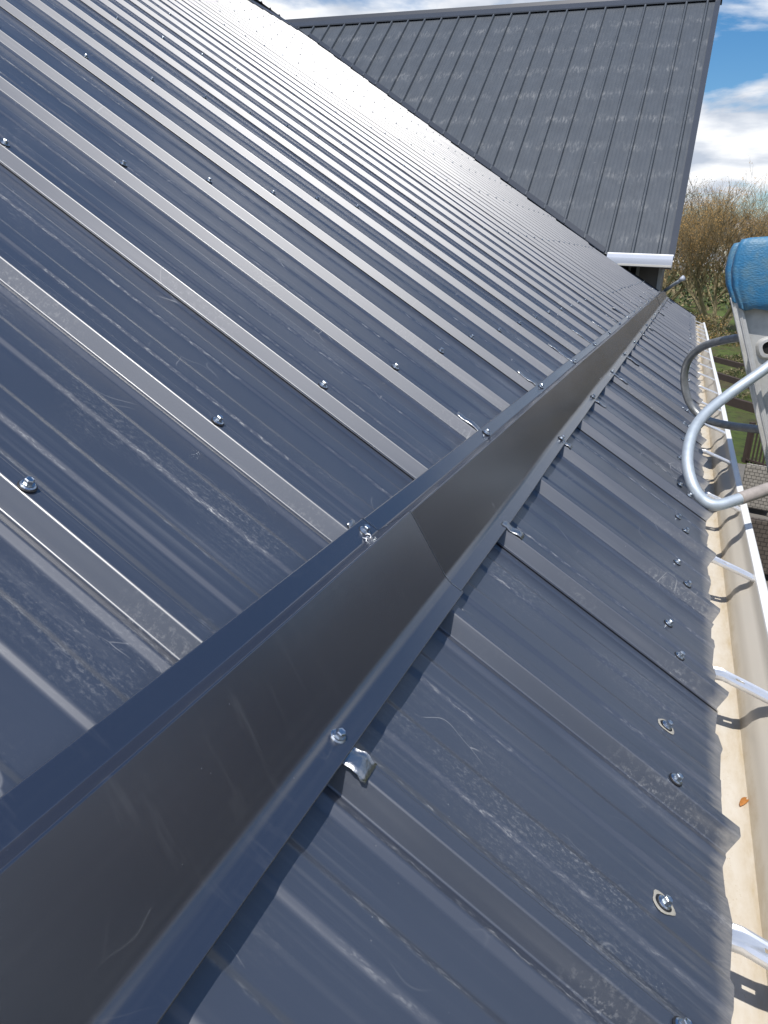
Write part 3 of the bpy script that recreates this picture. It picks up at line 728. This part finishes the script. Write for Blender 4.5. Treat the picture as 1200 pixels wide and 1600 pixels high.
# terrace edging timbers
MAT['timber'] = plain('dark_stained_timber', (0.060, 0.042, 0.034), 0.75, 0.3, 4, 0.3, 30)
for i, (a, c, hgt) in enumerate((((1105, 563), (1215, 592), 0.26), ((1112, 589), (1215, 622), 0.25), ((1120, 628), (1215, 657), 0.30))):
    p, q = ground_at(*a), ground_at(*c); d = (q-p); nn = Vector((-d.y, d.x, 0)).normalized()
    b = MB(); b.box(p-Vector((0, 0, 0.05)), d, nn*0.16, (0, 0, hgt+0.05)); o = b.build('edging_timber', 'timber', None, bevel=0.012)
    tag(o, ('dark brown edging timber in the terraced garden, farthest of the three', 'dark brown edging timber in the terraced garden, middle of the three', 'dark brown edging timber in the terraced garden, nearest of the three')[i], 'timber', 'edging timbers of the terraced garden')

# deck railing with balusters
p0, p1 = ground_at(1159, 722), ground_at(1262, 758)
rl = thing('deck_railing', p0, 'dark brown railing with upright balusters behind the wicker armchair', 'railing')
d = (p1-p0); L = d.length; dn = d.normalized(); nn = Vector((-dn.y, dn.x, 0)); hr = 0.92
b = MB(); b.box(p0+Vector((0, 0, hr)), d, nn*0.07, (0, 0, 0.05)); b.build('top_rail', 'timber', rl)
b = MB(); b.box(p0+Vector((0, 0, 0.08)), d, nn*0.05, (0, 0, 0.05)); b.build('bottom_rail', 'timber', rl)
for i in range(int(L/0.115)+1):
    if i % 16 == 0:
        b = MB(); b.box(p0+dn*(i*0.115)-nn*0.01, dn*0.10, nn*0.10, (0, 0, 1.02)); b.build('post', 'timber', rl)
    else:
        b = MB(); b.box(p0+dn*(i*0.115+0.03)+nn*0.012, dn*0.032, nn*0.03, (0, 0, hr)); b.build('baluster', 'timber', rl)

# wicker seats
def wicker(name, col):
    a = NT(name); o = a.coord('Object')
    w1 = a.n('ShaderNodeTexBrick'); w1.inputs['Scale'].default_value = 6; w1.inputs['Color1'].default_value = (*col, 1); w1.inputs['Color2'].default_value = (*[c*1.25 for c in col], 1)
    w1.inputs['Mortar'].default_value = (*[c*0.35 for c in col], 1); w1.inputs['Mortar Size'].default_value = 0.03; w1.inputs['Brick Width'].default_value = 0.5; w1.inputs['Row Height'].default_value = 0.4
    a.l(a.mapping(o, (1, 1, 1), (math.radians(90), 0, 0)), w1.inputs['Vector'])
    a.l(w1.outputs['Color'], a.b.inputs['Base Color']); a.b.inputs['Roughness'].default_value = 0.8
    a.l(a.bump(w1.outputs['Fac'], 0.8, 0.02), a.b.inputs['Normal']); return a.m
MAT['wick_light'] = wicker('grey_wicker', (0.27, 0.25, 0.22)); MAT['wick_dark'] = wicker('dark_brown_wicker', (0.085, 0.07, 0.058))
MAT['cushion'] = plain('beige_cushion', (0.42, 0.37, 0.29), 0.9, 0.15, 8)
def armchair(loc, rz, width, mat, label, cat, name):
    t = thing(name, loc, label, cat); Rm = Matrix.Translation(Vector(loc)) @ Matrix.Rotation(rz, 4, 'Z')
    def part(nm, boxes, m):
        b = MB()
        for (x0, x1, y0, y1, z0, z1) in boxes: b.bx(x0, x1, y0, y1, z0, z1)
        b.v = [Rm @ q for q in b.v]; return b.build(nm, m, t, bevel=0.03)
    w = width/2
    part('seat', [(-w+0.09, w-0.09, -0.32, 0.26, 0.14, 0.36)], mat); part('backrest', [(-w, w, 0.262, 0.36, 0.12, 0.98)], mat)
    part('armrest', [(-w, -w+0.085, -0.34, 0.26, 0.12, 0.62)], mat); part('armrest', [(w-0.085, w, -0.34, 0.26, 0.12, 0.62)], mat)
    part('cushion', [(-w+0.10, w-0.10, -0.31, 0.24, 0.365, 0.47)], 'cushion')
    for x in (-w+0.03, w-0.09):
        for y in (-0.31, 0.28): part('leg', [(x, x+0.05, y, y+0.05, 0.0, 0.13)], mat)
    return t
c1 = ground_at(1181, 797, 0.03); armchair(c1, math.radians(168), 0.62, 'wick_light', 'light grey wicker armchair on the patio beyond the gutter', 'armchair', 'wicker_armchair')
c2 = ground_at(1236, 905, 0.03); armchair(c2, math.radians(175), 1.7, 'wick_dark', 'dark brown wicker sofa on the patio, nearest the gutter', 'sofa', 'wicker_sofa')

# ------------------------------------------------------------------ trees
MAT['bark'] = plain('pale_olive_bark', (0.30, 0.25, 0.14), 0.9, 0.4, 3)
MAT['twig'] = plain('grey_brown_twigs', (0.19, 0.15, 0.085), 0.9, 0.35, 2)
MAT['bud'] = plain('orange_brown_buds', (0.36, 0.215, 0.065), 0.8, 0.45, 1.2)
MAT['needle'] = plain('dark_green_foliage', (0.045, 0.062, 0.026), 0.8, 0.4, 1.0)
def grow(seed, height, stems, lean, depth=4):
    r = random.Random(seed); trunk, twig, bud = MB(), MB(), MB()
    def branch(p, d, L, rad, lev):
        n = 4 if lev < 2 else 3; pts = [p]; rs = [rad]; q = p.copy(); dd = d.copy()
        for i in range(n):
            dd = (dd+Vector((r.uniform(-1, 1), r.uniform(-1, 1), r.uniform(-0.35, 0.75)))*(0.16+0.05*lev)).normalized()
            q = q+dd*(L/n); pts.append(q.copy()); rs.append(rad*(1-(i+1)/n*0.62))
        (trunk if lev < 2 else twig).tube(pts, rs, 5 if lev < 1 else 3, caps=False)
        if lev >= depth:
            for _ in range(5):
                c = pts[r.randrange(1, len(pts))]+Vector((r.uniform(-.1, .1), r.uniform(-.1, .1), r.uniform(-.1, .1))); s = r.uniform(0.022, 0.05)
                a = Vector((r.uniform(-1, 1), r.uniform(-1, 1), r.uniform(-1, 1))).normalized(); e = a.orthogonal().normalized()
                bud.quad(c-a*s, c+e*s*0.6, c+a*s, c-e*s*0.6)
            return
        kids = {0: 6, 1: 6, 2: 6, 3: 5}[lev]
        for k in range(kids):
            t = r.uniform(0.30, 1.0) if k else 1.0; i = min(int(t*n), n-1); c = pts[i].lerp(pts[i+1], t*n-i)
            ax = Vector((r.uniform(-1, 1), r.uniform(-1, 1), r.uniform(-0.2, 0.4))).normalized()
            nd = (dd*r.uniform(0.6, 1.0)+ax*r.uniform(0.5, 0.95)+Vector((0, 0, 0.18))).normalized()
            branch(c, nd, L*r.uniform(0.55, 0.78), max(rs[i]*0.55, 0.009), lev+1)
    for s_ in range(stems):
        a = 2*math.pi*(s_+r.uniform(-.3, .3))/stems
        branch(Vector((0.3*math.cos(a), 0.3*math.sin(a), -0.1)), Vector((lean*math.cos(a), lean*math.sin(a), 1)).normalized(), height*0.36, height*0.015, 0)
    return trunk, twig, bud
def tree_meshes(seed, height, stems, lean):
    t, w, b = grow(seed, height, stems, lean); out = []
    for nm, mb, mt in (('trunk', t, ['bark']), ('twigs', w, ['twig']), ('buds', b, ['bud'])):
        me = bpy.data.meshes.new(nm); me.from_pydata([tuple(v) for v in mb.v], [], mb.f); me.update()
        for m in mt: me.materials.append(MAT[m])
        out.append((nm, me))
    return out
TV1 = tree_meshes(11, 13.2, 5, 0.55); TV2 = tree_meshes(23, 12.2, 4, 0.45)
def tree(loc, rz, sc, meshes, label, group='bare spring trees beyond the garden'):
    t = thing('bare_tree', loc, label, 'tree', group); t.rotation_euler = (0, 0, rz); t.scale = (sc, sc, sc)
    for nm, me in meshes: o = link(bpy.data.objects.new(nm if nm != 'twigs' else 'crown', me)); o.parent = t
    return t
# dense evergreens, added out of view to darken reflections in rib walls and flashing
def conifer_meshes(seed, hgt, rad):
    r = random.Random(seed); t = MB(); t.tube([(0, 0, -0.1), (0, 0, hgt*0.5), (0, 0, hgt)], [0.24, 0.14, 0.02], 6); c = MB()
    for _ in range(5200):
        z = hgt*(0.06+0.94*r.random()**1.25); R_ = rad*(1-z/hgt)**0.85*(0.82+0.18*math.sin(z*5.1)); q = R_*math.sqrt(r.uniform(0.25, 1)); a = r.uniform(0, 6.28)
        p = Vector((q*math.cos(a), q*math.sin(a), z)); u = Vector((math.cos(a), math.sin(a), r.uniform(-0.7, 0.1))).normalized(); e = u.orthogonal().normalized(); L = r.uniform(0.16, 0.4)
        c.quad(p-u*L*0.4, p+e*L*0.3, p+u*L*0.7, p-e*L*0.3)
    out = []
    for nm, mb, mt in (('trunk', t, 'bark'), ('crown', c, 'needle')):
        me = bpy.data.meshes.new(nm); me.from_pydata([tuple(v) for v in mb.v], [], mb.f); me.update(); me.materials.append(MAT[mt]); out.append((nm, me))
    return out
CM = conifer_meshes(4, 13.5, 4.2)
tb = ground_at(1118, 520)
tree(tb, 0.4, 1.0, TV1, 'bare many-stemmed tree with orange buds straight beyond the gutter end')
tree((6.2, 66, 0), 2.2, 1.02, TV2, 'bare budding tree behind the blue ladder pad')
tree((-2.8, 70, 0), 4.0, 1.1, TV1, 'bare tree half hidden behind the rake of the gable')
tree((11, 60, 0), 1.0, 1.15, TV2, 'bare tree right of the ladder, beyond the terraces')
spots_t = [(15+0.9*(i % 3)+0.55*i*(1-i/26), 57-4.2*i) for i in range(17)]  # unseen side row, added for dark reflections in the flashing face
for i, (x, y) in enumerate(spots_t):
    if i % 3 == 1: tree((x, y, 0), i*1.3, 0.95+0.05*(i % 4), (TV1, TV2)[i % 2], 'unseen bare tree added in the garden side row for reflections', 'garden side row of added bare trees')
    else:
        t = thing('added_evergreen', (x, y, 0), 'dense evergreen in the row along the right side of the garden', 'tree', 'garden side row of added evergreens'); t.rotation_euler = (0, 0, i*1.1); t.scale = (1.15, 1.15, 0.72+0.06*(i % 3))
        for nm, me in CM: o = link(bpy.data.objects.new(nm, me)); o.parent = t
# low brushwood below the trees, and the distant wood: nobody could count these
def brush(name, spots, label, mats, n, rx, rz, seed, size):
    r = random.Random(seed); b = MB()
    for (cx_, cy_, hgt) in spots:
        for _ in range(n):
            a = r.uniform(0, 6.28); q = math.sqrt(r.random())*rx; z = r.random()**0.8*hgt
            c = Vector((cx_+q*math.cos(a)*(1-0.5*z/hgt), cy_+q*math.sin(a)*(1-0.5*z/hgt), z)); s = size*r.uniform(0.5, 1.4)
            u = Vector((r.uniform(-1, 1), r.uniform(-1, 1), r.uniform(-0.2, 1.4))).normalized(); e = u.orthogonal().normalized()
            e = (Matrix.Rotation(r.uniform(0, 6.28), 3, u) @ e)
            b.quad(c-u*s, c+e*s*0.35, c+u*s, c-e*s*0.35, r.randrange(len(mats)))
    o = b.build(name, mats); o['kind'] = 'stuff'; tag(o, label, 'brush'); return o
rb = random.Random(5)
brush('brushwood', [(rb.uniform(-6, 16), rb.uniform(50, 64), rb.uniform(0.6, 1.7)) for _ in range(34)], 'tangle of brown and olive brushwood below the bare trees', ['twig', 'twig', 'bark', 'needle', 'twig', 'bud', 'grass'], 1500, 1.8, 1, 3, 0.07)
brush('garden_plants', [(rb.uniform(2.0, 7), rb.uniform(24, 46), rb.uniform(0.15, 0.45)) for _ in range(46)], 'low green and brown plants in the terraced garden beds', ['needle', 'grass', 'twig', 'grass', 'bark'], 320, 0.8, 1, 4, 0.05)
ring = []  # belt of wood added to keep the bright horizon out of reflections
for i in range(150):
    a = math.radians(-40+i*1.25); R_ = rb.uniform(95, 125); ring.append((R_*math.sin(a), R_*math.cos(a), rb.uniform(3.5, 5.5)))
for i in range(30):
    a = math.radians(148+i*3); R_ = rb.uniform(60, 80); ring.append((R_*math.sin(a), R_*math.cos(a), rb.uniform(9, 14)))
brush('horizon_screen_wood', ring, 'far grey brown wood added to hide the bright horizon behind the garden', ['needle', 'needle', 'twig', 'bark'], 620, 6.0, 1, 9, 0.34)
for i, (x, y, sc) in enumerate(((3.6, -17.5, 1.0), (7.6, -16.0, 0.92), (11.6, -14.5, 1.05), (15.4, -11.5, 0.95), (18.6, -7.0, 1.0), (-0.6, -20.0, 0.9))):  # added out of view so the lower rib walls reflect something dark
    t = thing('added_evergreen', (x, y, 0), 'unseen dark evergreen added behind the viewer to darken the rib walls', 'tree', 'evergreens added behind the viewer'); t.rotation_euler = (0, 0, i*1.1); t.scale = (sc, sc, sc)
    for nm, me in CM: o = link(bpy.data.objects.new(nm, me)); o.parent = t
